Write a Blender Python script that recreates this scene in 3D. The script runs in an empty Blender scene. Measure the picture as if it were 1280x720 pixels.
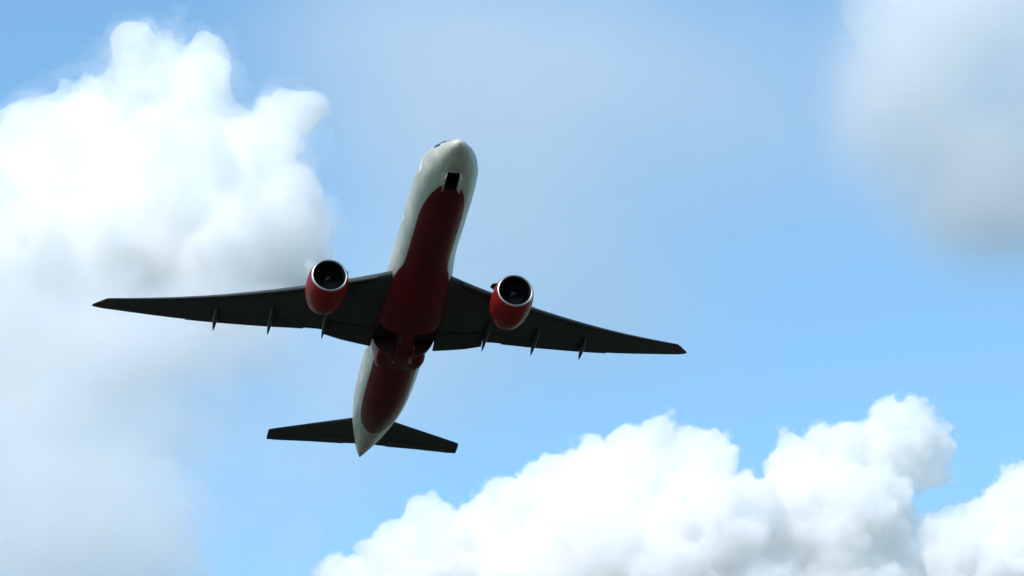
import bpy, bmesh, math, random
import numpy as np
from mathutils import Vector, Matrix

scene = bpy.context.scene
COL = scene.collection
R = math.radians

# ------------------------------------------------------------------ camera, sky, sun, exposure
ELEV = R(21.0)                       # the camera looks up by this angle
cam_d = bpy.data.cameras.new('camera')
cam = bpy.data.objects.new('camera', cam_d)
COL.objects.link(cam)
cam.location = (0, 0, 1.7)
cam.rotation_euler = (math.pi / 2 + ELEV, 0, 0)
cam_d.sensor_width = 36
cam_d.lens = 18 / math.tan(R(14.253) / 2)
cam_d.clip_start = 0.5
cam_d.clip_end = 120000
scene.camera = cam

SUN_EL, SUN_AZ = R(45), R(-146)       # azimuth measured from the view direction (+Y) towards +X
world = bpy.data.worlds.new('World')
scene.world = world
world.use_nodes = True
wn = world.node_tree
bg = wn.nodes['Background']
sky = wn.nodes.new('ShaderNodeTexSky')
sky.sky_type = 'NISHITA'
sky.sun_disc = False
sky.sun_elevation = SUN_EL
sky.sun_rotation = SUN_AZ
sky.altitude = 300
sky.air_density = 1.0
sky.dust_density = 0.3
sky.ozone_density = 0.6
wb = wn.nodes.new('ShaderNodeMix')          # white balance of the sky light
wb.data_type = 'RGBA'; wb.blend_type = 'MULTIPLY'
wb.inputs[0].default_value = 1
wb.inputs[7].default_value = (.62, .83, .85, 1)
wn.links.new(sky.outputs[0], wb.inputs[6])
wn.links.new(wb.outputs[2], bg.inputs[0])
bg.inputs[1].default_value = 0.15

sun_d = bpy.data.lights.new('sun', 'SUN')
sun_d.energy = 2.0
sun_d.angle = R(0.53)
sun_d.color = (1.0, 0.90, 0.835)
sun = bpy.data.objects.new('sun', sun_d)
COL.objects.link(sun)
SV = Vector((math.cos(SUN_EL) * math.sin(SUN_AZ), math.cos(SUN_EL) * math.cos(SUN_AZ), math.sin(SUN_EL)))
sun.rotation_euler = SV.to_track_quat('Z', 'Y').to_euler()
sun.location = (0, 0, 60)

scene.view_settings.view_transform = 'Standard'
scene.view_settings.look = 'None'
scene.view_settings.exposure = 0.86
scene.view_settings.gamma = 1
scene.view_settings.use_curve_mapping = False
cy = scene.cycles
cy.use_denoising = True
cy.max_bounces = 44
cy.diffuse_bounces = 3
cy.glossy_bounces = 3
cy.volume_bounces = 40
cy.transparent_max_bounces = 64
cy.sample_clamp_indirect = 8
cy.use_adaptive_sampling = True
cy.adaptive_threshold = 0.02

# ------------------------------------------------------------------ helpers
def mat(name, color=(.5, .5, .5), rough=.5, metal=0.0, coat=0.0):
    m = bpy.data.materials.new(name)
    m.use_nodes = True
    b = m.node_tree.nodes['Principled BSDF']
    b.inputs['Base Color'].default_value = (*color, 1)
    b.inputs['Roughness'].default_value = rough
    b.inputs['Metallic'].default_value = metal
    b.inputs['Coat Weight'].default_value = coat
    return m

def nd(m, typ, **kw):
    n = m.node_tree.nodes.new(typ)
    for k, v in kw.items():
        setattr(n, k, v)
    return n

def math_node(m, op, a, b=None, c=None):
    n = nd(m, 'ShaderNodeMath', operation=op)
    for i, v in enumerate((a, b, c)):
        if v is None:
            continue
        if isinstance(v, (int, float)):
            n.inputs[i].default_value = v
        else:
            m.node_tree.links.new(v, n.inputs[i])
    return n.outputs[0]

def weather(m, color_out_or_value, scale=.35, amount=.18):
    """streaks of dirt and wear over a paint colour; returns the mixed colour socket"""
    L = m.node_tree.links
    tc = nd(m, 'ShaderNodeTexCoord')
    mp = nd(m, 'ShaderNodeMapping')
    mp.inputs['Scale'].default_value = (.35, 1, 1)
    L.new(tc.outputs['Object'], mp.inputs[0])
    nz = nd(m, 'ShaderNodeTexNoise')
    nz.inputs['Scale'].default_value = scale
    nz.inputs['Detail'].default_value = 6
    nz.inputs['Roughness'].default_value = .65
    L.new(mp.outputs[0], nz.inputs['Vector'])
    mr = nd(m, 'ShaderNodeMapRange')
    mr.inputs['From Min'].default_value = .35
    mr.inputs['From Max'].default_value = .7
    mr.inputs['To Min'].default_value = 1 - amount
    mr.inputs['To Max'].default_value = 1
    L.new(nz.outputs[0], mr.inputs[0])
    mx = nd(m, 'ShaderNodeMix', data_type='RGBA', blend_type='MULTIPLY')
    mx.inputs[0].default_value = 1
    if isinstance(color_out_or_value, tuple):
        mx.inputs[6].default_value = (*color_out_or_value, 1)
    else:
        L.new(color_out_or_value, mx.inputs[6])
    L.new(mr.outputs[0], mx.inputs[7])
    return mx.outputs[2]

def paint(name, color, rough=.4, scale=.35, amount=.2, metal=0.0, coat=0.0):
    m = mat(name, color, rough, metal, coat)
    m.node_tree.links.new(weather(m, color, scale, amount), m.node_tree.nodes['Principled BSDF'].inputs['Base Color'])
    return m

def link_mesh(name, verts, faces, material, parent=None, smooth=True, mats=None):
    me = bpy.data.meshes.new(name)
    me.from_pydata([tuple(v) for v in verts], [], faces)
    me.validate()
    bm = bmesh.new()
    bm.from_mesh(me)
    bmesh.ops.recalc_face_normals(bm, faces=bm.faces)
    bm.to_mesh(me)
    bm.free()
    if smooth:
        me.shade_smooth()
        me.set_sharp_from_angle(angle=R(40))
    me.materials.append(material)
    o = bpy.data.objects.new(name, me)
    COL.objects.link(o)
    if parent is not None:
        o.parent = parent
    return o

def loft(rings, cap0=True, cap1=True, closed=True):
    n = len(rings[0])
    V = [p for r in rings for p in r]
    F = []
    for i in range(len(rings) - 1):
        for j in range(n if closed else n - 1):
            a, b = i * n + j, i * n + (j + 1) % n
            F.append((a, b, b + n, a + n))
    if cap0:
        F.append(tuple(range(n - 1, -1, -1)))
    if cap1:
        F.append(tuple(range((len(rings) - 1) * n, len(rings) * n)))
    return V, F

def join(parts):
    V, F = [], []
    for v, f in parts:
        k = len(V)
        V += list(v)
        F += [tuple(i + k for i in q) for q in f]
    return V, F

def interp(x, xs, ys):
    return float(np.interp(x, xs, ys))

def pchip(xs, ys, x):
    """smooth monotone interpolation"""
    xs, ys = np.asarray(xs, float), np.asarray(ys, float)
    h = np.diff(xs); d = np.diff(ys) / h
    m = np.zeros(len(xs))
    for k in range(1, len(xs) - 1):
        if d[k - 1] * d[k] > 0:
            w1, w2 = 2 * h[k] + h[k - 1], h[k] + 2 * h[k - 1]
            m[k] = (w1 + w2) / (w1 / d[k - 1] + w2 / d[k])
    m[0], m[-1] = d[0], d[-1]
    i = int(np.clip(np.searchsorted(xs, x) - 1, 0, len(h) - 1))
    t = (x - xs[i]) / h[i]
    return float((1 + 2 * t) * (1 - t) ** 2 * ys[i] + t * (1 - t) ** 2 * h[i] * m[i] + t * t * (3 - 2 * t) * ys[i + 1] + t * t * (t - 1) * h[i] * m[i + 1])

# ------------------------------------------------------------------ ground (below the frame, lights the underside)
def ground():
    m = mat('grass_field', (.07, .08, .035), .95)
    L = m.node_tree.links
    tc = nd(m, 'ShaderNodeTexCoord')
    n1 = nd(m, 'ShaderNodeTexNoise'); n1.inputs['Scale'].default_value = .006; n1.inputs['Detail'].default_value = 8
    n2 = nd(m, 'ShaderNodeTexNoise'); n2.inputs['Scale'].default_value = 1.5; n2.inputs['Detail'].default_value = 6
    L.new(tc.outputs['Object'], n1.inputs['Vector']); L.new(tc.outputs['Object'], n2.inputs['Vector'])
    mx = nd(m, 'ShaderNodeMix', data_type='FLOAT'); mx.inputs[0].default_value = .4
    L.new(n1.outputs[0], mx.inputs[2]); L.new(n2.outputs[0], mx.inputs[3])
    cr = nd(m, 'ShaderNodeValToRGB')
    cr.color_ramp.elements[0].position = .35; cr.color_ramp.elements[0].color = (.014, .018, .007, 1)
    cr.color_ramp.elements[1].position = .65; cr.color_ramp.elements[1].color = (.042, .038, .02, 1)
    L.new(mx.outputs[0], cr.inputs[0])
    L.new(cr.outputs[0], m.node_tree.nodes['Principled BSDF'].inputs['Base Color'])
    S, n = 60000, 48
    V = [(0, 0, 0)]; F = []
    radii = [20, 100, 500, 2500, 10000, S]
    for r in radii:
        V += [(r * math.cos(2 * math.pi * k / n), r * math.sin(2 * math.pi * k / n), 0) for k in range(n)]
    for k in range(n):
        F.append((0, 1 + k, 1 + (k + 1) % n))
    for i in range(len(radii) - 1):
        for k in range(n):
            a, b = 1 + i * n + k, 1 + i * n + (k + 1) % n
            F.append((a, a + n, b + n, b))
    o = link_mesh('ground', V, F, m, smooth=False)
    o['kind'] = 'structure'
ground()

# ------------------------------------------------------------------ the airliner
# plane frame: x aft from the nose, y to starboard, z up, metres
plane = bpy.data.objects.new('airliner', None)
COL.objects.link(plane)
plane['label'] = 'white twin-engine passenger jet with red belly and red engine cowls, climbing overhead'
plane['category'] = 'airliner'

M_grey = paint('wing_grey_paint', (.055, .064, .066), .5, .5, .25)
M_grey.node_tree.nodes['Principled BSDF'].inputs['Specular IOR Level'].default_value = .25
def joints(m, axis, step, width, strength):
    L = m.node_tree.links
    b = m.node_tree.nodes['Principled BSDF']
    src = b.inputs['Base Color'].links[0].from_socket
    tc = nd(m, 'ShaderNodeTexCoord'); sp = nd(m, 'ShaderNodeSeparateXYZ')
    L.new(tc.outputs['Object'], sp.inputs[0])
    f = math_node(m, 'ABSOLUTE', math_node(m, 'SUBTRACT', math_node(m, 'FRACT', math_node(m, 'DIVIDE', sp.outputs[axis], step)), .5))
    j = math_node(m, 'MULTIPLY', math_node(m, 'LESS_THAN', f, width / step), strength)
    mx = nd(m, 'ShaderNodeMix', data_type='RGBA', blend_type='MULTIPLY')
    L.new(j, mx.inputs[0]); L.new(src, mx.inputs[6]); mx.inputs[7].default_value = (.25, .25, .25, 1)
    L.new(mx.outputs[2], b.inputs['Base Color'])
joints(M_grey, 1, 1.45, .03, .55)
M_cowl = paint('cowl_sunlit_red', (.34, .012, .009), .5, .6, .25)  # brighter copy of the red: the sunlit look is put into the colour
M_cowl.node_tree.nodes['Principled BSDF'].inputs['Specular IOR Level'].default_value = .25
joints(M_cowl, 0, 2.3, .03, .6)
M_tip = paint('tip_dark_red', (.09, .006, .010), .5)
M_dark = mat('bay_dark', (.016, .012, .014), .8)
M_red = paint('red_paint', (.18, .005, .010), .5, .5, .2)
M_red.node_tree.nodes['Principled BSDF'].inputs['Specular IOR Level'].default_value = .25
M_white = paint('white_paint', (.74, .745, .72), .35, .4, .14, coat=.3)
M_metal = paint('bare_lip_metal', (.5, .51, .52), .38, 1.5, .1, metal=1.0)
M_steel = paint('hot_section_metal', (.22, .2, .18), .4, 1.0, .3, metal=1.0)
M_fan = mat('fan_blade_titanium', (.010, .011, .013), .5, .2)
M_spin = paint('spinner_grey', (.012, .012, .014), .6)
M_glass = mat('dark_window_glass', (.01, .012, .015), .08)
for q in (M_spin, M_dark, M_fan):
    q.node_tree.nodes['Principled BSDF'].inputs['Specular IOR Level'].default_value = .15
M_well = paint('wheel_well_shade', (.06, .022, .024), .7, 2.0, .4)  # the bay's shade is put into this dark maroon
M_seal = mat('door_edge', (.75, .75, .72), .4)

# fuselage profile: top and bottom z, half width
TOPX = [0, .25, .8, 1.6, 2.6, 3.8, 5.2, 7, 9, 12, 50, 56, 62, 67, 71, 73.2]
TOPZ = [-1.05, -.6, -.25, .15, .72, 1.45, 2.08, 2.6, 2.93, 3.1, 3.1, 3.08, 2.95, 2.72, 2.4, 2.05]
BOTX = [0, .25, .8, 1.6, 2.6, 3.8, 5.2, 7, 9, 12, 47, 51, 55, 60, 65, 70, 73.2]
BOTZ = [-1.05, -1.42, -1.7, -2.02, -2.35, -2.65, -2.85, -3.0, -3.07, -3.1, -3.1, -3.0, -2.65, -1.75, -.6, .65, 1.5]
HWX = [0, .25, .8, 1.6, 2.6, 3.8, 5.2, 7, 9, 12, 48, 53, 58, 63, 68, 71.5, 73.2]
HW = [.02, .5, .95, 1.42, 1.88, 2.3, 2.62, 2.9, 3.04, 3.1, 3.1, 3.02, 2.72, 2.16, 1.35, .62, .14]

def fus_section(x):
    return pchip(TOPX, TOPZ, x), pchip(BOTX, BOTZ, x), pchip(HWX, HW, x)

def fus_ring(x, n=72):
    t, b, w = fus_section(x)
    mz = b + (t - b) * (.5 if x > 8 else .5 - .06 * (1 - x / 8))
    out = []
    for k in range(n):
        a = 2 * math.pi * k / n
        s = math.sin(a)
        z = mz + (t - mz) * s if s >= 0 else mz + (mz - b) * s
        out.append((x, w * math.cos(a), z))
    return out

def fuselage_material():
    """white paint with the red belly panel; the outline of the red is a shape of the paint itself"""
    m = mat('fuselage_paint', (.74, .745, .72), .5, 0, 0)
    m.node_tree.nodes['Principled BSDF'].inputs['Specular IOR Level'].default_value = .25
    L = m.node_tree.links
    tc = nd(m, 'ShaderNodeTexCoord')
    sp = nd(m, 'ShaderNodeSeparateXYZ')
    L.new(tc.outputs['Object'], sp.inputs[0])
    x, y, z = sp.outputs
    # angle from straight down, about the local section centre (the tail cone sweeps upward)
    fc = nd(m, 'ShaderNodeFloatCurve')
    c = fc.mapping.curves[0]
    X0, X1 = 0.0, 74.0
    pts = []
    for xx in (0, 2, 4, 6, 9, 12, 30, 47, 51, 55, 60, 65, 70, 74):
        xs = min(max(xx, 0.001), 73.2)
        t, b, w = fus_section(xs)
        pts.append((xx / 74, ((t + b) / 2 + 4) / 8))
    while len(c.points) < len(pts):
        c.points.new(.5, .5)
    for p, q in zip(c.points, pts):
        p.location = q; p.handle_type = 'VECTOR'
    fc.mapping.update()
    L.new(math_node(m, 'DIVIDE', x, 74.0), fc.inputs['Value'])
    cz = math_node(m, 'SUBTRACT', math_node(m, 'MULTIPLY', fc.outputs[0], 8.0), 4.0)
    dz = math_node(m, 'SUBTRACT', cz, z)
    ang = math_node(m, 'ARCTAN2', math_node(m, 'ABSOLUTE', y), dz)
    # half angle of the red zone along x
    f2 = nd(m, 'ShaderNodeFloatCurve')
    c2 = f2.mapping.curves[0]
    prof = RED_PROFILE
    while len(c2.points) < len(prof):
        c2.points.new(.5, .5)
    for p, (px, pa) in zip(c2.points, prof):
        p.location = (px / 74, max(pa, -10) / 90); p.handle_type = 'AUTO_CLAMPED'
    f2.mapping.clip_min_y = -1
    f2.mapping.use_clip = False
    f2.mapping.update()
    L.new(math_node(m, 'DIVIDE', x, 74.0), f2.inputs['Value'])
    lim = math_node(m, 'MULTIPLY', f2.outputs[0], math.pi / 2)
    d = math_node(m, 'SUBTRACT', lim, ang)
    mr = nd(m, 'ShaderNodeMapRange'); mr.inputs[1].default_value = -.012; mr.inputs[2].default_value = .012
    L.new(d, mr.inputs[0])
    mx = nd(m, 'ShaderNodeMix', data_type='RGBA')
    mx.inputs[6].default_value = (.66, .625, .51, 1)
    mx.inputs[7].default_value = (.18, .005, .010, 1)
    L.new(mr.outputs[0], mx.inputs[0])
    # skin panel joints: narrow darker lines round the body every 4.4 m and along it
    fx = math_node(m, 'ABSOLUTE', math_node(m, 'SUBTRACT', math_node(m, 'FRACT', math_node(m, 'DIVIDE', x, 4.4)), .5))
    fa = math_node(m, 'ABSOLUTE', math_node(m, 'SUBTRACT', math_node(m, 'FRACT', math_node(m, 'DIVIDE', ang, .42)), .5))
    jx = math_node(m, 'LESS_THAN', fx, .008)
    ja = math_node(m, 'LESS_THAN', fa, .02)
    j = math_node(m, 'MULTIPLY', math_node(m, 'MAXIMUM', jx, ja), .22)
    mj = nd(m, 'ShaderNodeMix', data_type='RGBA', blend_type='MULTIPLY')
    L.new(j, mj.inputs[0])
    L.new(weather(m, mx.outputs[2], .7, .38), mj.inputs[6])
    mj.inputs[7].default_value = (.2, .2, .2, 1)
    L.new(mj.outputs[2], m.node_tree.nodes['Principled BSDF'].inputs['Base Color'])
    return m

RED_PROFILE = [(0, -30), (4.4, -30), (5.0, 10), (6.4, 27), (9, 39), (13, 45), (21.5, 45), (24, 51), (28, 60), (33, 67), (40, 66), (43, 51), (54, 50), (57.5, 46), (60.2, 32), (61.7, 8), (62.4, -30), (74, -30)]
M_fus = fuselage_material()

def box(x0, x1, y0, y1, z0, z1):
    V = [(x, y, z) for x in (x0, x1) for y in (y0, y1) for z in (z0, z1)]
    F = [(0, 1, 3, 2), (4, 6, 7, 5), (0, 4, 5, 1), (2, 3, 7, 6), (0, 2, 6, 4), (1, 5, 7, 3)]
    return V, F

def cut(target, cutters, material=None):
    """carve openings: the walls of a cut get the dark bay material"""
    for V, F in cutters:
        c = link_mesh('cutter', V, F, material or M_dark, smooth=False)
        md = target.modifiers.new('opening', 'BOOLEAN')
        md.operation = 'DIFFERENCE'; md.solver = 'EXACT'; md.object = c
        md.material_mode = 'TRANSFER'
        bpy.context.view_layer.update()
        dg = bpy.context.evaluated_depsgraph_get()
        me = bpy.data.meshes.new_from_object(target.evaluated_get(dg), depsgraph=dg)
        target.modifiers.clear()
        old = target.data
        target.data = me
        bpy.data.meshes.remove(old)
        me.name = target.name
        bpy.data.objects.remove(c)
        me.set_sharp_from_angle(angle=R(40))

fx = [.0, .06, .25, .5, .8, 1.2, 1.6, 2.1, 2.6, 3.2, 3.8, 4.5, 5.2, 6, 7, 8, 9, 10.5, 12] + [12 + 35 * k / 14 for k in range(1, 15)] + [48.5, 50, 51.5, 53, 54.5, 56, 57.5, 59, 60.5, 62, 63.5, 65, 66.5, 68, 69, 70, 71, 71.8, 72.5, 73.2]
fus = link_mesh('fuselage', *loft([fus_ring(max(x, .004)) for x in fx]), M_fus, plane)
cut(fus, [box(3.4, 6.0, -.6, .6, -3.6, -1.5)])
# nose gear doors hanging either side of the bay
def plate(pts, t, axis):
    V = [tuple(p) for p in pts] + [tuple(Vector(p) + Vector(axis) * t) for p in pts]
    n = len(pts)
    F = [tuple(range(n)), tuple(range(2 * n - 1, n - 1, -1))] + [(i, (i + 1) % n, n + (i + 1) % n, n + i) for i in range(n)]
    return V, F
for s in (1, -1):
    pts = [(3.5, s * .61, -2.50), (5.9, s * .61, -2.84), (5.8, s * .86, -3.40), (3.7, s * .83, -3.08)]
    link_mesh('nose_gear_door', *plate(pts, .05, (0, s, 0)), M_white, plane, smooth=False)

# cockpit windscreen: six dark panes just proud of the nose
def fus_point(x, a, off=.02):
    t, b, w = fus_section(x)
    mz = b + (t - b) * (.5 if x > 8 else .5 - .06 * (1 - x / 8))
    s = math.sin(a)
    z = mz + (t - mz) * s if s >= 0 else mz + (mz - b) * s
    c = Vector((x, 0, mz)); p = Vector((x, w * math.cos(a), z))
    return p + (p - c).normalized() * off
def skin_patch(xa, xb, aa, ab, n=6, off=.02, skew=0.0):
    V = []; F = []
    for i in range(n + 1):
        for j in range(n + 1):
            u, v = i / n, j / n
            V.append(fus_point(xa + (xb - xa) * u + skew * v, aa + (ab - aa) * v, off))
    for i in range(n):
        for j in range(n):
            a = i * (n + 1) + j
            F.append((a, a + 1, a + n + 2, a + n + 1))
    return V, F
for (xa, xb, aa, ab, sk) in ((2.1, 3.6, 68, 88, 0), (2.1, 3.6, 48, 65, .25), (2.5, 3.9, 30, 45, .25)):
    for s in (1, -1):
        f, g = (R(aa), R(ab)) if s > 0 else (math.pi - R(aa), math.pi - R(ab))
        link_mesh('cockpit_window', *skin_patch(xa, xb, f, g, skew=sk), M_glass, plane)
# rows of cabin windows, one row a side; passenger doors
for s in (1, -1):
    parts = []
    for k in range(92):
        x = 9.3 + k * .56
        if any(abs(x - d) < .9 for d in (16.9, 31.5, 44.0, 57.0)):
            continue
        a = R(13)
        a0, a1 = (a - .055, a + .055) if s > 0 else (math.pi - a - .055, math.pi - a + .055)
        parts.append(skin_patch(x - .13, x + .13, a0, a1, n=2, off=.012))
    w = link_mesh('cabin_window_row', *join(parts), M_glass, plane)
    w['kind'] = 'stuff'
    for x in (6.6, 16.9, 31.5, 44.0, 57.0):
        a0, a1 = R(-9), R(26)
        if s < 0:
            a0, a1 = math.pi - a0, math.pi - a1
        link_mesh('cabin_door', *skin_patch(x - .5, x + .5, a0, a1, off=.03), M_seal, plane)

# ---- wing-body fairing (the red bulge under the wing roots)
FXX = [20.2, 22, 24, 26, 28.5, 32, 36, 39, 41, 42.6, 44.2]
FBZ = [-3.07, -3.14, -3.28, -3.5, -3.74, -3.9, -3.92, -3.82, -3.6, -3.3, -3.05]
FHW = [3.07, 3.12, 3.24, 3.40, 3.55, 3.64, 3.62, 3.48, 3.28, 3.12, 3.05]
FEX = [1.0, .98, .92, .84, .76, .68, .67, .74, .86, .97, 1.0]
def fair_ring(x, n=44):
    b, w, e = pchip(FXX, FBZ, x), pchip(FXX, FHW, x), pchip(FXX, FEX, x)
    out = []
    for k in range(n + 1):
        a = R(-172 + 164 * k / n)
        ca, sa = math.cos(a), math.sin(a)
        out.append((x, w * math.copysign(abs(ca) ** e, ca), b * abs(sa) ** e))
    return out + [(x, 2.4, -.25), (x, -2.4, -.25)]
fxs = sorted(set(FXX + [21, 23, 25, 27.2, 30, 34, 35, 37.5, 40, 41.8, 43.4]))
fair = link_mesh('belly_fairing', *loft([fair_ring(x) for x in fxs]), M_fus, plane)
wells = [box(34.0, 39.0, s * 1.95 - 1.3, s * 1.95 + 1.3, -5, -1.9) for s in (1, -1)]
cut(fus, [box(34.05, 38.95, s * 1.95 - 1.25, s * 1.95 + 1.25, -5, -1.95) for s in (1, -1)], M_well)
cut(fair, wells, M_well)
# main gear doors hang from the keel beam and close behind the wheels
for s in (1, -1):
    rows = []
    for i in range(9):
        x = 36.4 + 3.6 * i / 8
        e = math.sqrt(max(0, 1 - ((x - 38.2) / 1.95) ** 2))
        rows.append([(x, s * (.62 + .28 * v), -3.72 - 1.15 * e * v) for v in (0, .25, .5, .75, 1)])
    V, F = loft(rows, False, False, closed=False)
    o = link_mesh('main_gear_door', V, F, M_red, plane)
    md = o.modifiers.new('thickness', 'SOLIDIFY'); md.thickness = .09
    # wheel-well shoulder lobes behind the opening
    rings = []
    for i in range(13):
        t = i / 12
        x = 38.9 + 5.0 * t
        r = max(.02, .78 * math.sin(math.pi * t) ** .6) if 0 < t < 1 else .02
        rings.append([(x, s * (2.05 - .35 * t) + r * math.cos(2 * math.pi * k / 20), -3.0 + .3 * t + r * .9 * math.sin(2 * math.pi * k / 20)) for k in range(20)])
    link_mesh('gear_fairing_lobe', *loft(rings), M_red, plane)

# ---- wings
def airfoil(n=26, t=.12, camber=.02):
    """closed loop of (u, v) from the trailing edge over the top to the leading edge and back below"""
    pts = []
    def th(u):
        return 5 * t * (.2969 * math.sqrt(u) - .126 * u - .3516 * u * u + .2843 * u ** 3 - .1036 * u ** 4)
    def cam_(u):
        return camber * 4 * u * (1 - u)
    us = [(1 - math.cos(math.pi * k / n)) / 2 for k in range(n + 1)]
    for u in reversed(us):
        pts.append((u, cam_(u) + th(u) + .0008))
    for u in us[1:]:
        pts.append((u, cam_(u) - th(u) - .0008))
    return pts

# stations: y, x of leading edge, chord, z, thickness, twist(deg)
WING = [
    (0.0, 23.2, 16.2, -1.2, .10, 1.4),
    (3.1, 25.3, 13.9, -1.78, .115, 1.5),
    (6.3, 27.45, 11.6, -1.62, .118, 1.8),
    (9.6, 29.7, 9.35, -1.22, .11, 1.2),
    (14.0, 32.75, 7.75, -.60, .105, .6),
    (19.0, 36.2, 6.1, .28, .10, 0),
    (24.0, 39.65, 4.55, 1.40, .098, -.6),
    (28.0, 42.4, 3.3, 2.46, .095, -1.0),
    (30.9, 44.43, 2.42, 3.30, .09, -1.2),
]
TIP = [
    (30.9, 44.43, 2.42, 3.30, .09, -1.2),
    (31.4, 45.2, 1.85, 3.46, .085, -1.2),
    (31.9, 46.05, 1.15, 3.63, .08, -1.2),
    (32.3, 46.75, .55, 3.78, .08, -1.2),
    (32.4, 46.95, .35, 3.82, .08, -1.2),
]
WY = [s[0] for s in WING]
def wing_at(y):
    return [pchip(WY, [s[i] for s in WING], y) for i in range(1, 6)]
def section(y, st, s, u0=0.0, u1=1.0, af=None, dx=0, dz=0, rot=0.0, piv=None):
    xle, c, z, t, tw = st
    pts = []
    for u, v in (af or airfoil(t=t)):
        px, pz = u * c, v * c
        a = -R(tw)
        X = xle + px * math.cos(a) - pz * math.sin(a) * -1 * 0 + 0
        Z = z + pz + (px - .25 * c) * math.sin(a)
        pts.append((X, s * y, Z))
    return pts
def chord_z(st, x):
    """height of the wing's underside at x"""
    xle, c, z, t, tw = st
    u = min(max((x - xle) / c, 0), 1)
    th = 5 * t * (.2969 * math.sqrt(u) - .126 * u - .3516 * u * u + .2843 * u ** 3 - .1036 * u ** 4)
    return z + (.08 * u * (1 - u) - th) * c - (u * c - .25 * c) * math.sin(R(tw))

# fixed wing box stops short of the flaps over the flap span
def fixed_section(y, s, cutu):
    st = wing_at(y)
    xle, c, z, t, tw = st
    out = []
    for u, v in airfoil(t=t):
        uu = u * cutu
        th = 5 * t * (.2969 * math.sqrt(uu) - .126 * uu - .3516 * uu * uu + .2843 * uu ** 3 - .1036 * uu ** 4)
        th = th * (1 - max(0, (u - .9) / .1) * .85)
        vv = .08 * uu * (1 - uu) + (th if v >= .08 * u * (1 - u) else -th)
        out.append((xle + uu * c, s * y, z + vv * c - (uu * c - .25 * c) * math.sin(R(tw))))
    return out
FLAP_IN = (3.3, 8.4)
FLAPERON = (8.52, 10.62)
FLAP_OUT = (10.56, 22.74)
def cut_u(y):
    return interp(y, [0, 3.2, 8.5, 8.6, 10.5, 22.6, 22.75, 33], [.84, .84, .80, .80, .82, .82, 1.0, 1.0])
def flap(y0, y1, s, name, droop, aft, n=8, chord=.25, ustart=None):
    rings = []
    for i in range(n + 1):
        y = y0 + (y1 - y0) * i / n
        st = wing_at(y)
        xle, c, z, t, tw = st
        fc = chord * c
        u0 = cut_u(min(y, 22.6)) - .035
        x0 = xle + u0 * c + aft
        z0 = chord_z(st, x0 - aft) + .04 * c * .6 - .10
        a = R(droop + tw)
        ring = []
        for u, v in airfoil(n=10, t=.13, camber=.03):
            px, pz = u * fc, v * fc
            ring.append((x0 + px * math.cos(a) + pz * math.sin(a), s * y, z0 - px * math.sin(a) + pz * math.cos(a)))
        rings.append(ring)
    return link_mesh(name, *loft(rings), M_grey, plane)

def slat(y0, y1, s, n=8):
    rings = []
    for i in range(n + 1):
        y = y0 + (y1 - y0) * i / n
        xle, c, z, t, tw = wing_at(y)
        k = min(.09 * c, .85)
        ring = []
        prof = [(1.0, .32), (.6, .36), (.25, .27), (.04, .08), (0, -.08), (.1, -.24), (.3, -.30), (.22, -.1), (.45, .1), (.8, .22)]
        for u, v in prof:
            ring.append((xle - .42 * k + u * k, s * y, z - .30 * k + v * k + .25 * c * math.sin(R(tw))))
        rings.append(ring)
    return link_mesh('slat', *loft(rings), M_grey, plane)

def canoe(y, s, x0, x1, drop, w):
    """flap track fairing"""
    st = wing_at(y)
    rings = []
    n = 16
    for i in range(n + 1):
        t = i / n
        x = x0 + (x1 - x0) * t
        e = max(.02, (math.sin(math.pi * min(1, .12 + .88 * t) ** .9) if t > 0 else .05)) ** .7 * (1 if t < .98 else .3)
        zc = chord_z(st, min(x, st[0] + st[1] * .78)) - drop * (.15 + .85 * t ** .8) - (.10 * max(0, x - st[0] - st[1] * .78))
        rings.append([(x, s * y + w * e * math.cos(2 * math.pi * k / 14), zc + w * 1.5 * e * math.sin(2 * math.pi * k / 14)) for k in range(14)])
    return link_mesh('flap_track_fairing', *loft(rings), M_grey, plane)

for s in (1, -1):
    ys = [0, 1.6, 3.1, 4.5, 6.3, 8, 8.5, 8.6, 9.6, 10.5, 11.5, 14, 16.5, 19, 21, 22.6, 22.75, 24, 26, 28, 29.5, 30.9]
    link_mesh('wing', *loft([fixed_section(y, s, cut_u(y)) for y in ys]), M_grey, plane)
    tp = link_mesh('wingtip', *loft([section(q[0], q[1:], s) for q in TIP]), M_tip, plane)
    tp['label'] = 'dark red raked wingtip'
    flap(*FLAP_IN, s, 'inboard_flap', 9, .1, chord=.24)
    flap(*FLAPERON, s, 'flaperon', 5, -.15, chord=.21, n=3)
    flap(*FLAP_OUT, s, 'outboard_flap', 5, -.12, chord=.225)
    slat(4.4, 8.4, s)
    slat(11.2, 20.4, s, 12)
    slat(20.5, 29.4, s, 12)
    for (y, c0, over) in ((8.55, .45, .6), (14.1, .42, .75), (19.7, .45, .75)):
        st = wing_at(y)
        canoe(y, s, st[0] + st[1] * c0, st[0] + st[1] + over, .42, .25)

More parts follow.
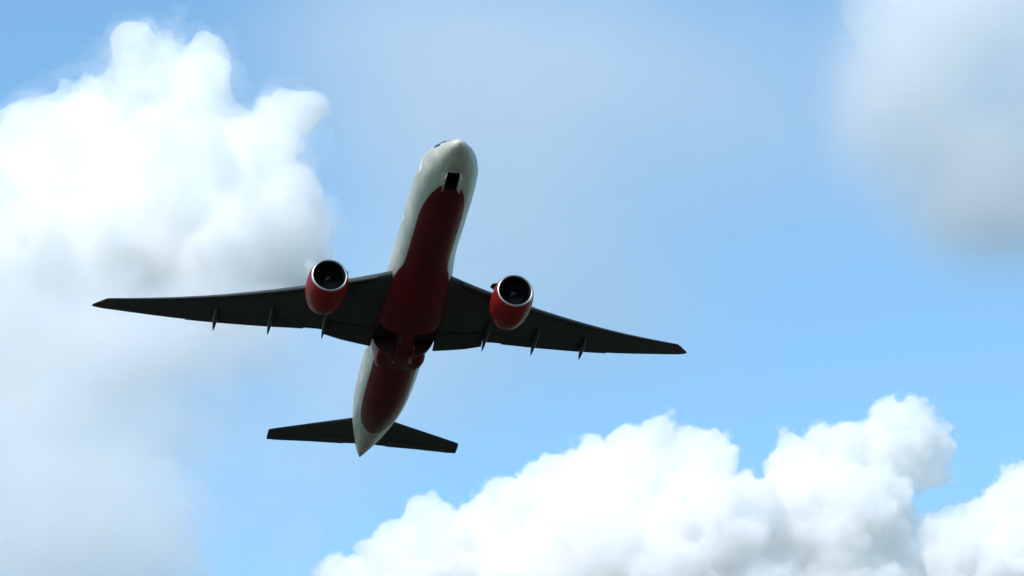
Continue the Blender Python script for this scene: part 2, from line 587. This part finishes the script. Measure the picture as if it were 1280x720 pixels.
# ---- engines
ENG_Y, ENG_X, ENG_Z = 9.6, 24.3, -3.2
def ring_x(x, r, n=56, cy=0, cz=0, flat=0.0):
    out = []
    for k in range(n):
        a = 2 * math.pi * k / n
        q = math.sin(a)
        rr = r * (1 - (flat if q < 0 else 0) * q * q)
        out.append((x, cy + r * math.cos(a), cz + rr * q))
    return out
def lathe(prof, y, z, cap0=False, cap1=False, n=56):
    return loft([ring_x(x, r, n, y, z) for x, r in prof], cap0, cap1)
for s in (1, -1):
    y, z, X = s * ENG_Y, ENG_Z, ENG_X
    # cowl from behind the lip, outside back to the fan nozzle and inside again
    prof = [(X + .13, 1.885), (X + .3, 1.955), (X + .6, 2.02), (X + 1.2, 2.1), (X + 2.2, 2.14), (X + 3.3, 2.1), (X + 4.2, 1.98), (X + 5.0, 1.80), (X + 5.5, 1.66), (X + 5.5, 1.60), (X + 4.6, 1.62)]
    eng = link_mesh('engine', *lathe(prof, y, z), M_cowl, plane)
    lip = [(X + .13, 1.886), (X + .07, 1.855), (X + .02, 1.80), (X, 1.745), (X + .03, 1.69), (X + .07, 1.66)]
    link_mesh('intake_lip', *lathe(lip, y, z), M_metal, eng)
    duct = [(X + .07, 1.66), (X + .14, 1.625), (X + .26, 1.605), (X + .7, 1.61), (X + 1.25, 1.63), (X + 1.5, 1.63), (X + 1.5, .2)]
    link_mesh('intake_duct', *lathe(duct, y, z), M_dark, eng)
    # 22 wide swept fan blades and a spinner
    parts = []
    for k in range(22):
        a0 = 2 * math.pi * k / 22
        rows = []
        for i in range(7):
            t = i / 6
            r = .45 + 1.15 * t
            tw_ = R(25 + 38 * t)
            ch = (.30 + .26 * math.sin(math.pi * (.2 + .6 * t)))
            a = a0 + .22 * math.sin(math.pi * t) * .6
            row = []
            for q in (-.5, 0, .5):
                dx = q * ch * math.cos(tw_) + .25 * t * t * .4
                da = q * ch * math.sin(tw_) / r
                row.append((X + 1.12 + dx, y + r * math.cos(a + da), z + r * math.sin(a + da)))
            rows.append(row)
        parts.append(loft(rows, False, False, closed=False))
    link_mesh('fan', *join(parts), M_fan, eng)
    spp = [(X + .55, .02), (X + .62, .12), (X + .78, .23), (X + 1.0, .34), (X + 1.25, .40)]
    spn = link_mesh('spinner', *lathe(spp, y, z, cap0=True, n=32), M_spin, eng)
    core = [(X + 4.4, 1.25), (X + 5.2, 1.15), (X + 6.2, .95), (X + 6.9, .82), (X + 6.9, .76), (X + 6.2, .74)]
    link_mesh('core_nozzle', *lathe(core, y, z), M_steel, eng)
    plug = [(X + 5.6, .62), (X + 6.6, .55), (X + 7.4, .3), (X + 7.9, .03)]
    link_mesh('exhaust_plug', *lathe(plug, y, z, True, True, n=32), M_steel, eng)
    # nacelle chine on the inboard side
    ch = [(X + 1.0, y - s * 1.70, z + 1.22), (X + 2.6, y - s * 1.72, z + 1.25), (X + 2.6, y - s * 2.2, z + 1.6), (X + 1.7, y - s * 2.1, z + 1.5)]
    link_mesh('nacelle_chine', *plate(ch, .05, (0, 0, 1)), M_grey, eng, smooth=False)
    # pylon
    st = wing_at(ENG_Y)
    rows = []
    for (px, zt, zb, w) in ((X + 1.6, 2.22, 1.9, .06), (X + 2.6, 2.5, 1.9, .30), (X + 4.0, 2.62, 1.6, .38), (X + 5.4, 2.45, 1.2, .38), (X + 7.2, 1.95, .95, .34), (X + 9.4, 1.7, 1.25, .22), (X + 11, 1.75, 1.5, .05)):
        rows.append([(px, y - w, z + zb), (px, y + w, z + zb), (px, y + w * .8, z + zt), (px, y - w * .8, z + zt)])
    link_mesh('engine_pylon', *loft(rows), M_grey, plane)

# ---- tailplane and fin
def plain_section(y, xle, c, z, t, s):
    return [(xle + u * c, s * y, z + v * c) for u, v in airfoil(n=16, t=t, camber=0)]
for s in (1, -1):
    st = [(.3, 61.9, 7.0, 1.0), (1.9, 63.1, 6.25, 1.15), (6, 66.15, 4.45, 1.72), (10.2, 69.3, 2.75, 2.3), (10.66, 69.66, 2.5, 2.36), (10.78, 69.95, 2.15, 2.38)]
    fix = [plain_section(y, x, c * .72 if 1.9 < y < 10.5 else c, z, .1, s) for y, x, c, z in st]
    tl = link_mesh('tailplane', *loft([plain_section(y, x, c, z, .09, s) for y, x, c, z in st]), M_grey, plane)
    # elevator hinge strip: a slightly proud control surface over the rear quarter
    el = []
    for y, x, c, z in ((2.4, 63.47, 6.03, 1.22), (6, 66.15, 4.45, 1.72), (10.1, 69.225, 2.79, 2.286)):
        el.append([(x + .73 * c, s * y, z - .045 * c), (x + 1.012 * c, s * y, z - .006 * c), (x + 1.012 * c, s * y, z + .004 * c), (x + .73 * c, s * y, z + .045 * c)])
    link_mesh('elevator', *loft(el), M_grey, tl)
fin = [(2.2, 57.6, 10.4), (3.2, 58.8, 9.5), (6.5, 62.1, 7.3), (10.5, 66.1, 4.7), (12.0, 67.6, 3.7), (12.3, 68.2, 3.0)]
link_mesh('tail_fin', *loft([[(x + u * c, v * c, z) for u, v in airfoil(n=16, t=.09, camber=0)] for z, x, c in fin]), M_red, plane)
for s in (1, -1):
    q = TIP[1]
    V, F = lathe([(0, .02), (.06, .10), (.2, .12), (.34, .10), (.42, .02)], 0, 0, True, True, n=14)
    V = [(q[1] + .05 + a, s * (q[0]) + b, q[3] + c) for a, b, c in V]
    link_mesh('navigation_light', V, F, mat('nav_glass', (.02, .3, .06) if s > 0 else (.4, .01, .01), .1), plane)

# pose of the aircraft: axes and place measured in the camera's frame (right, down, forward)
Rm = [[-0.16563, -0.98619, -0.00057], [0.48632, -0.08117, -0.87], [0.85794, -0.14438, 0.49305]]
Tm = (-5.1116, -15.1503, 400.0)
right = Vector((1, 0, 0)); fwd = Vector((0, math.cos(ELEV), math.sin(ELEV))); down = Vector((0, math.sin(ELEV), -math.cos(ELEV)))
def c2w(a, b, c):
    return right * a + down * b + fwd * c
axes = [c2w(Rm[0][i], Rm[1][i], Rm[2][i]) for i in range(3)]
M3 = Matrix((axes[0], axes[1], axes[2])).transposed().to_quaternion()
plane.rotation_mode = 'QUATERNION'
plane.rotation_quaternion = M3
plane.location = Vector((0, 0, 1.7)) + c2w(*Tm)

# ------------------------------------------------------------------ clouds: closed bodies filled with scattering droplets
FPX = 640 / math.tan(R(14.253) / 2)      # photo pixels per unit tangent

def value_noise(shape, cell, rng):
    """smooth random field sampled on a voxel grid, one lattice point every `cell` voxels"""
    ls = [int(s / cell) + 3 for s in shape]
    g = rng.standard_normal(ls).astype(np.float32)
    for ax, s in enumerate(shape):
        t = np.arange(s, dtype=np.float32) / cell
        i = t.astype(int); f = t - i
        f = f * f * (3 - 2 * f)
        a = np.take(g, i, axis=ax); b = np.take(g, i + 1, axis=ax)
        sh = [1, 1, 1]; sh[ax] = s
        f = f.reshape(sh)
        g = a * (1 - f) + b * f
    return g

def surface_nets(f, origin, vox):
    """mesh of the zero level of f (negative inside)"""
    s = f < 0
    cell = np.zeros(tuple(n - 1 for n in f.shape), np.int8)
    for dx in (0, 1):
        for dy in (0, 1):
            for dz in (0, 1):
                cell += s[dx:dx + cell.shape[0], dy:dy + cell.shape[1], dz:dz + cell.shape[2]]
    act = (cell > 0) & (cell < 8)
    idx = -np.ones(cell.shape, np.int64)
    I = np.argwhere(act)
    idx[act] = np.arange(len(I))
    acc = np.zeros((len(I), 3)); cnt = np.zeros(len(I))
    corners = [(a, b, c) for a in (0, 1) for b in (0, 1) for c in (0, 1)]
    val = {c: f[I[:, 0] + c[0], I[:, 1] + c[1], I[:, 2] + c[2]] for c in corners}
    for c in corners:
        for ax in range(3):
            if c[ax]:
                continue
            d = list(c); d[ax] = 1; d = tuple(d)
            va, vb = val[c], val[d]
            m = (va < 0) != (vb < 0)
            t = np.where(m, va / np.where(m, va - vb, 1), 0)
            p = np.repeat(np.array([c], float), len(I), 0); p[:, ax] = t
            acc[m] += p[m]; cnt[m] += 1
    V = (I + acc / cnt[:, None]) * vox + origin
    F = []
    for ax in range(3):
        o1, o2 = [(1, 2), (2, 0), (0, 1)][ax]
        a = [slice(None)] * 3; b = [slice(None)] * 3
        a[ax] = slice(0, -1); b[ax] = slice(1, None)
        for o in (o1, o2):
            a[o] = slice(1, -1); b[o] = slice(1, -1)
        sa, sb = s[tuple(a)], s[tuple(b)]
        for flip in (False, True):
            m = (sa & ~sb) if not flip else (~sa & sb)
            e = np.argwhere(m)
            e[:, o1] += 1; e[:, o2] += 1
            def at(d1, d2):
                q = e.copy(); q[:, o1] += d1; q[:, o2] += d2
                return idx[q[:, 0], q[:, 1], q[:, 2]]
            quad = np.stack([at(-1, -1), at(0, -1), at(0, 0), at(-1, 0)], 1)
            F.append(quad[:, ::-1] if flip else quad)
    return V, np.concatenate(F)

def cloud_material(name, density, film, aniso=0.0, color=(1, .998, .994), patch=None):
    m = bpy.data.materials.new(name)
    m.use_nodes = True
    nt = m.node_tree
    nt.nodes.remove(nt.nodes['Principled BSDF'])
    out = nt.nodes['Material Output']
    v = nt.nodes.new('ShaderNodeVolumePrincipled')
    v.inputs['Color'].default_value = (*color, 1)
    v.inputs['Density'].default_value = density
    v.inputs['Anisotropy'].default_value = aniso
    nt.links.new(v.outputs[0], out.inputs['Volume'])
    if film > 0:                      # added faint diffuse skin that gives the vapour a solid surface
        t = nt.nodes.new('ShaderNodeBsdfTransparent')
        d = nt.nodes.new('ShaderNodeBsdfDiffuse'); d.inputs[0].default_value = (.95, .95, .95, 1)
        mx = nt.nodes.new('ShaderNodeMixShader'); mx.inputs[0].default_value = film
        nt.links.new(t.outputs[0], mx.inputs[1]); nt.links.new(d.outputs[0], mx.inputs[2])
        nt.links.new(mx.outputs[0], out.inputs['Surface'])
    if patch is None:
        m.cycles.homogeneous_volume = True
    else:                             # droplets gathered in drifting patches: size in metres, thin and thick limits
        size, lo, hi, base = patch
        tc = nt.nodes.new('ShaderNodeTexCoord')
        nz = nt.nodes.new('ShaderNodeTexNoise')
        nz.inputs['Scale'].default_value = 1 / size
        nz.inputs['Detail'].default_value = 4
        nz.inputs['Roughness'].default_value = .55
        nz.inputs['Distortion'].default_value = .4
        nt.links.new(tc.outputs['Object'], nz.inputs['Vector'])
        mr = nt.nodes.new('ShaderNodeMapRange')
        mr.interpolation_type = 'SMOOTHSTEP'
        mr.inputs['From Min'].default_value = lo; mr.inputs['From Max'].default_value = hi
        mr.inputs['To Min'].default_value = base * density; mr.inputs['To Max'].default_value = density
        nt.links.new(nz.outputs[0], mr.inputs[0])
        nt.links.new(mr.outputs[0], v.inputs['Density'])
        m.cycles.volume_step_rate = 1.0
    return m

def cloud(name, blobs, dist, vox_px, seed, material, kids=(26, 9), kid_r=(.22, .5), smooth=.25, noise=((14, .22), (6, .12)), depth=1.0, fringe=(), pad_px=6):
    """billows: every main lump carries smaller lumps, and those smaller ones again; then ragged noise.
    lumps are (across, up, away, radius) in metres about the cloud's own centre"""
    rng = np.random.default_rng(seed)
    px = dist / FPX
    S = [((bx - 640) * px, (360 - by) * px, bz * px * depth, br * px, 0) for bx, by, bz, br in blobs]
    allS = list(S)
    gen = S
    for lev, nk in enumerate(kids):
        nxt = []
        for (x, y, z, r, _) in gen:
            k = int(nk)
            d = rng.standard_normal((k, 3)); d /= np.linalg.norm(d, axis=1)[:, None]
            rr = r * rng.uniform(kid_r[0], kid_r[1], k)
            for q in range(k):
                o = r * rng.uniform(.72, .98)
                nxt.append((x + d[q, 0] * o, y + d[q, 1] * o, z + d[q, 2] * o, rr[q], lev + 1))
        allS += nxt
        gen = nxt
    A = np.array(allS)
    vox = vox_px * px
    lo = (A[:, :3] - A[:, 3:4]).min(0) - pad_px * vox
    hi = (A[:, :3] + A[:, 3:4]).max(0) + pad_px * vox
    shape = tuple(int(v) for v in np.ceil((hi - lo) / vox) + 1)
    f = np.full(shape, 40 * vox, np.float32)
    ax = [lo[i] + np.arange(shape[i], dtype=np.float32) * vox for i in range(3)]
    for (x, y, z, r, lev) in allS:
        pad = r + 8 * vox
        sl = []
        for i, c in enumerate((x, y, z)):
            a = max(0, int((c - pad - lo[i]) / vox)); b = min(shape[i], int((c + pad - lo[i]) / vox) + 2)
            sl.append(slice(a, b))
        if any(q.stop <= q.start for q in sl):
            continue
        d = np.sqrt((ax[0][sl[0]] - x)[:, None, None] ** 2 + (ax[1][sl[1]] - y)[None, :, None] ** 2 + (ax[2][sl[2]] - z)[None, None, :] ** 2) - r
        g = f[tuple(sl)]
        k = max(smooth * r, vox)
        h = np.maximum(k - np.abs(g - d), 0) / k
        f[tuple(sl)] = np.minimum(g, d) - h * h * k * .25
    for cell, amp in noise:
        f += value_noise(shape, cell, rng) * (amp * cell * vox)
    def body(fld, mtl, nm):
        for i in range(3):
            e = [slice(None)] * 3
            e[i] = 0; fld[tuple(e)] = vox
            e[i] = -1; fld[tuple(e)] = vox
        V, F = surface_nets(fld, lo, vox)
        me = bpy.data.meshes.new(nm)
        me.vertices.add(len(V)); me.vertices.foreach_set('co', V.astype(np.float32).ravel())
        me.loops.add(len(F) * 4); me.loops.foreach_set('vertex_index', F.astype(np.int32).ravel())
        me.polygons.add(len(F)); me.polygons.foreach_set('loop_start', np.arange(0, len(F) * 4, 4, dtype=np.int32))
        me.update(calc_edges=True)
        me.shade_smooth()
        me.materials.append(mtl)
        o = bpy.data.objects.new(nm, me)
        COL.objects.link(o)
        return o
    o = body(f.copy(), material, name)
    # the lumps' frame: x right, y up, z away from the camera
    Mx = Matrix((right, -down, fwd)).transposed().to_4x4()
    Mx.translation = Vector((0, 0, 1.7)) + fwd * dist
    o.matrix_world = Mx
    for off, mtl, nz in fringe:          # thinner vapour round the dense body
        g = f - off * px
        for cell, amp in nz:
            g = g + value_noise(shape, cell, rng) * (amp * cell * vox)
        body(g, mtl, 'vapour_fringe').parent = o
    return o

def describe(o, label, cat='cloud', kind=None):
    o['label'] = label
    o['category'] = cat
    if kind:
        o['kind'] = kind

# bright cumulus along the bottom right
B = [(450, 745, 0, 50), (490, 705, 0, 38), (540, 690, -10, 52), (520, 780, 0, 90), (640, 655, 0, 50), (630, 715, 0, 70), (660, 760, 0, 110), (700, 630, -20, 48), (760, 615, 10, 48),
     (825, 580, 0, 50), (760, 720, -40, 125), (880, 590, -10, 44), (912, 635, -20, 38), (860, 680, -30, 100), (900, 770, -20, 120),
     (1000, 590, 20, 40), (1055, 575, 10, 46), (1115, 562, 20, 48), (1140, 542, 15, 38), (1158, 580, 10, 30), (1040, 680, 10, 90), (1085, 640, 10, 58), (1060, 790, 0, 120),
     (1188, 692, -10, 46), (1222, 688, 0, 46), (1262, 645, 20, 42), (1300, 630, 20, 50), (1290, 720, 0, 75), (1200, 800, 0, 95)]
c1 = cloud('cloud', B, 4200, 1.9, 11, cloud_material('cumulus_droplets', .06, .03, .1, (.993, .991, .989)), kids=(22, 9, 5), kid_r=(.2, .5), smooth=.14, noise=((13, .2), (6, .24), (3, .28)),
           fringe=((2.5, cloud_material('cumulus_fringe', .012, 0), ((4, .4),)),))
describe(c1, 'dense bright white cumulus with crisp bumpy top along the lower right')

# tall cumulus on the left
Lc = [(180, 80, 0, 52), (215, 85, 10, 46), (158, 120, 0, 52), (88, 150, -10, 46), (40, 185, 0, 52), (235, 150, 0, 62), (335, 160, 10, 40), (318, 178, 5, 45), (300, 200, 0, 70), (345, 240, 0, 46),
      (100, 230, -30, 90), (210, 260, -30, 100), (330, 310, -20, 70), (10, 290, -40, 95), (110, 330, -60, 80), (275, 345, -40, 58), (-30, 380, -60, 85), (365, 320, 0, 40),
      (40, 415, -60, 60)]
Lc = [(a, b, (300 - b) * 1.2 + c * .3, r) for a, b, c, r in Lc]      # the face leans back with height
c2 = cloud('cloud', Lc, 3400, 3.0, 5, cloud_material('tall_cumulus_droplets', .045, .02, patch=(55, .3, .56, .35)), kids=(22, 8, 3), smooth=.25, noise=((16, .3), (7, .28), (3, .24)), pad_px=16,
           fringe=((8, cloud_material('tall_cumulus_fringe', .007, 0), ((10, .5), (4, .2))), (20, cloud_material('tall_cumulus_haze', .0015, 0), ((14, .6),))))
describe(c2, 'tall bright white cumulus towering on the left behind the wingtip')

# thinner grey-blue cloud below it
Ld = [(60, 410, 0, 90), (150, 430, 20, 85), (260, 420, 0, 65), (315, 440, 10, 50), (330, 400, 0, 45), (40, 520, 0, 105), (150, 520, 0, 80), (230, 490, 0, 60), (300, 495, 0, 40), (60, 640, 0, 125), (160, 640, -10, 75), (212, 612, -20, 40), (120, 730, 0, 110), (200, 700, 0, 55), (-60, 600, 0, 150), (238, 680, 0, 28), (350, 695, 0, 22)]
LEAN = lambda b: -(b - 420) * 2.0       # the lower billows drift nearer, clear of the shade of the higher ones
Ld = [(640 + (a - 640) * (1 + LEAN(b) / FPX), 360 + (b - 360) * (1 + LEAN(b) / FPX), LEAN(b) + c, r) for a, b, c, r in Ld]
c3 = cloud('cloud', Ld, 2900, 4, 8, cloud_material('thin_cloud_droplets', .006, .01, patch=(85, .34, .64, .22)), kids=(14, 6, 3), kid_r=(.25, .55), noise=((16, .35), (7, .25)), pad_px=12,
           )
describe(c3, 'thin ragged pale blue-grey cloud filling the lower left beneath the tall white one')

# soft puffs: droplets thin out smoothly from the middle of each to nothing at its edge
def puff_material(name, density, size, lo, hi, base):
    m = bpy.data.materials.new(name)
    m.use_nodes = True
    nt = m.node_tree
    nt.nodes.remove(nt.nodes['Principled BSDF'])
    v = nt.nodes.new('ShaderNodeVolumePrincipled')
    v.inputs['Color'].default_value = (1, .998, .994, 1)
    nt.links.new(v.outputs[0], nt.nodes['Material Output'].inputs['Volume'])
    tc = nt.nodes.new('ShaderNodeTexCoord')
    gr = nt.nodes.new('ShaderNodeTexGradient'); gr.gradient_type = 'SPHERICAL'
    nt.links.new(tc.outputs['Object'], gr.inputs[0])
    geo = nt.nodes.new('ShaderNodeNewGeometry')
    nz = nt.nodes.new('ShaderNodeTexNoise')
    nz.inputs['Scale'].default_value = 1 / size; nz.inputs['Detail'].default_value = 5; nz.inputs['Roughness'].default_value = .6
    nt.links.new(geo.outputs['Position'], nz.inputs['Vector'])
    mr = nt.nodes.new('ShaderNodeMapRange'); mr.interpolation_type = 'SMOOTHSTEP'
    mr.inputs['From Min'].default_value = lo; mr.inputs['From Max'].default_value = hi
    mr.inputs['To Min'].default_value = base * density; mr.inputs['To Max'].default_value = density
    nt.links.new(nz.outputs[0], mr.inputs[0])
    p = math_node(m, 'SMOOTH_MIN', gr.outputs[1], 1.0, .01)
    p = math_node(m, 'POWER', p, 1.5)
    nt.links.new(math_node(m, 'MULTIPLY', p, mr.outputs[0]), v.inputs['Density'])
    m.cycles.volume_step_rate = 1.0
    return m

def unit_ball():
    bm = bmesh.new()
    bmesh.ops.create_icosphere(bm, subdivisions=4, radius=1)
    me = bpy.data.meshes.new('puff')
    bm.to_mesh(me); bm.free()
    me.shade_smooth()
    return me

def puffs(name, blobs, dist, material, parent=None, lean=False):
    me = unit_ball()
    me.materials.append(material)
    px = dist / FPX
    out = []
    for bx, by, bz, rx, ry in blobs:
        if lean:
            bz += LEAN(by)
            bx = 640 + (bx - 640) * (1 + bz / FPX); by = 360 + (by - 360) * (1 + bz / FPX)
        o = bpy.data.objects.new(name, me)
        COL.objects.link(o)
        L = Matrix.Translation(((bx - 640) * px, (360 - by) * px, bz * px)) @ Matrix.Diagonal((rx * px, ry * px, (rx + ry) / 2 * px, 1))
        if parent is not None:
            o.parent = parent
            o.matrix_local = L
        else:
            Mx = Matrix((right, -down, fwd)).transposed().to_4x4()
            Mx.translation = Vector((0, 0, 1.7)) + fwd * dist
            o.matrix_world = Mx @ L
        out.append(o)
    return out

puffs('vapour_fringe', [(320, 455, -20, 140, 100), (210, 560, -30, 110, 110), (285, 350, -110, 120, 95), (60, 560, -60, 190, 160), (110, 690, -60, 220, 130), (215, 660, -20, 90, 110), (40, 420, -40, 170, 130), (130, 470, -90, 200, 120)],
      2900, puff_material('thin_cloud_wisps', .011, 70, .38, .66, .25), c3, True)

puffs('bright_billow', [(50, 440, -150, 190, 130), (170, 420, -150, 170, 110), (270, 400, -150, 130, 90), (60, 640, -160, 190, 140), (178, 640, -140, 88, 95), (20, 540, -160, 150, 110)],
      2900, puff_material('thin_cloud_billows', .026, 60, .36, .62, .3), c3, True)

# grey cloud, upper right; the first lumps are added above, unseen, to shade it
G = [(970, -350, 0, 50), (1040, -290, 0, 70), (1090, -200, 0, 65), (1140, -110, 0, 70), (1140, 0, 0, 60), (1200, 40, 0, 90), (1300, 80, 0, 120), (1190, 140, 0, 75), (1250, 190, 0, 90), (1320, 200, 0, 110), (1240, 230, 0, 60), (1300, -60, 0, 130)]
c4 = cloud('cloud', G, 3000, 5, 3, cloud_material('grey_cloud_droplets', .007, .008, patch=(110, .3, .65, .15)), kids=(10, 4), smooth=.5, noise=((18, .3),), pad_px=14)
describe(c4, 'soft grey shaded cloud in the upper right corner')
puffs('vapour_fringe', [(1130, 70, -30, 150, 150), (1190, 170, -40, 190, 170), (1285, 262, -30, 230, 150), (1190, 225, -20, 130, 130), (1120, 150, 0, 130, 170), (1290, 40, -40, 220, 190), (1200, -20, 0, 180, 140), (1130, -10, 10, 110, 90)],
      3000, puff_material('grey_cloud_wisps', .017, 90, .34, .68, .35), c4)

# thin high veil that pales the sky round the aircraft
veil = bpy.data.objects.new('haze_veil', None)
COL.objects.link(veil)
Mv = Matrix((right, -down, fwd)).transposed().to_4x4()
Mv.translation = Vector((0, 0, 1.7)) + fwd * 6500
veil.matrix_world = Mv
describe(veil, 'faint pale veil of thin high vapour behind the aircraft', 'haze', 'stuff')
puffs('vapour_sheet', [(590, 260, 0, 330, 300), (500, 440, 30, 250, 230), (720, 90, -30, 420, 260), (460, 60, 20, 260, 220), (760, 380, 40, 260, 220), (330, 560, 0, 260, 190), (1010, 180, 40, 260, 260)],
      6500, puff_material('veil_droplets', .0028, 420, .3, .7, .3), veil)
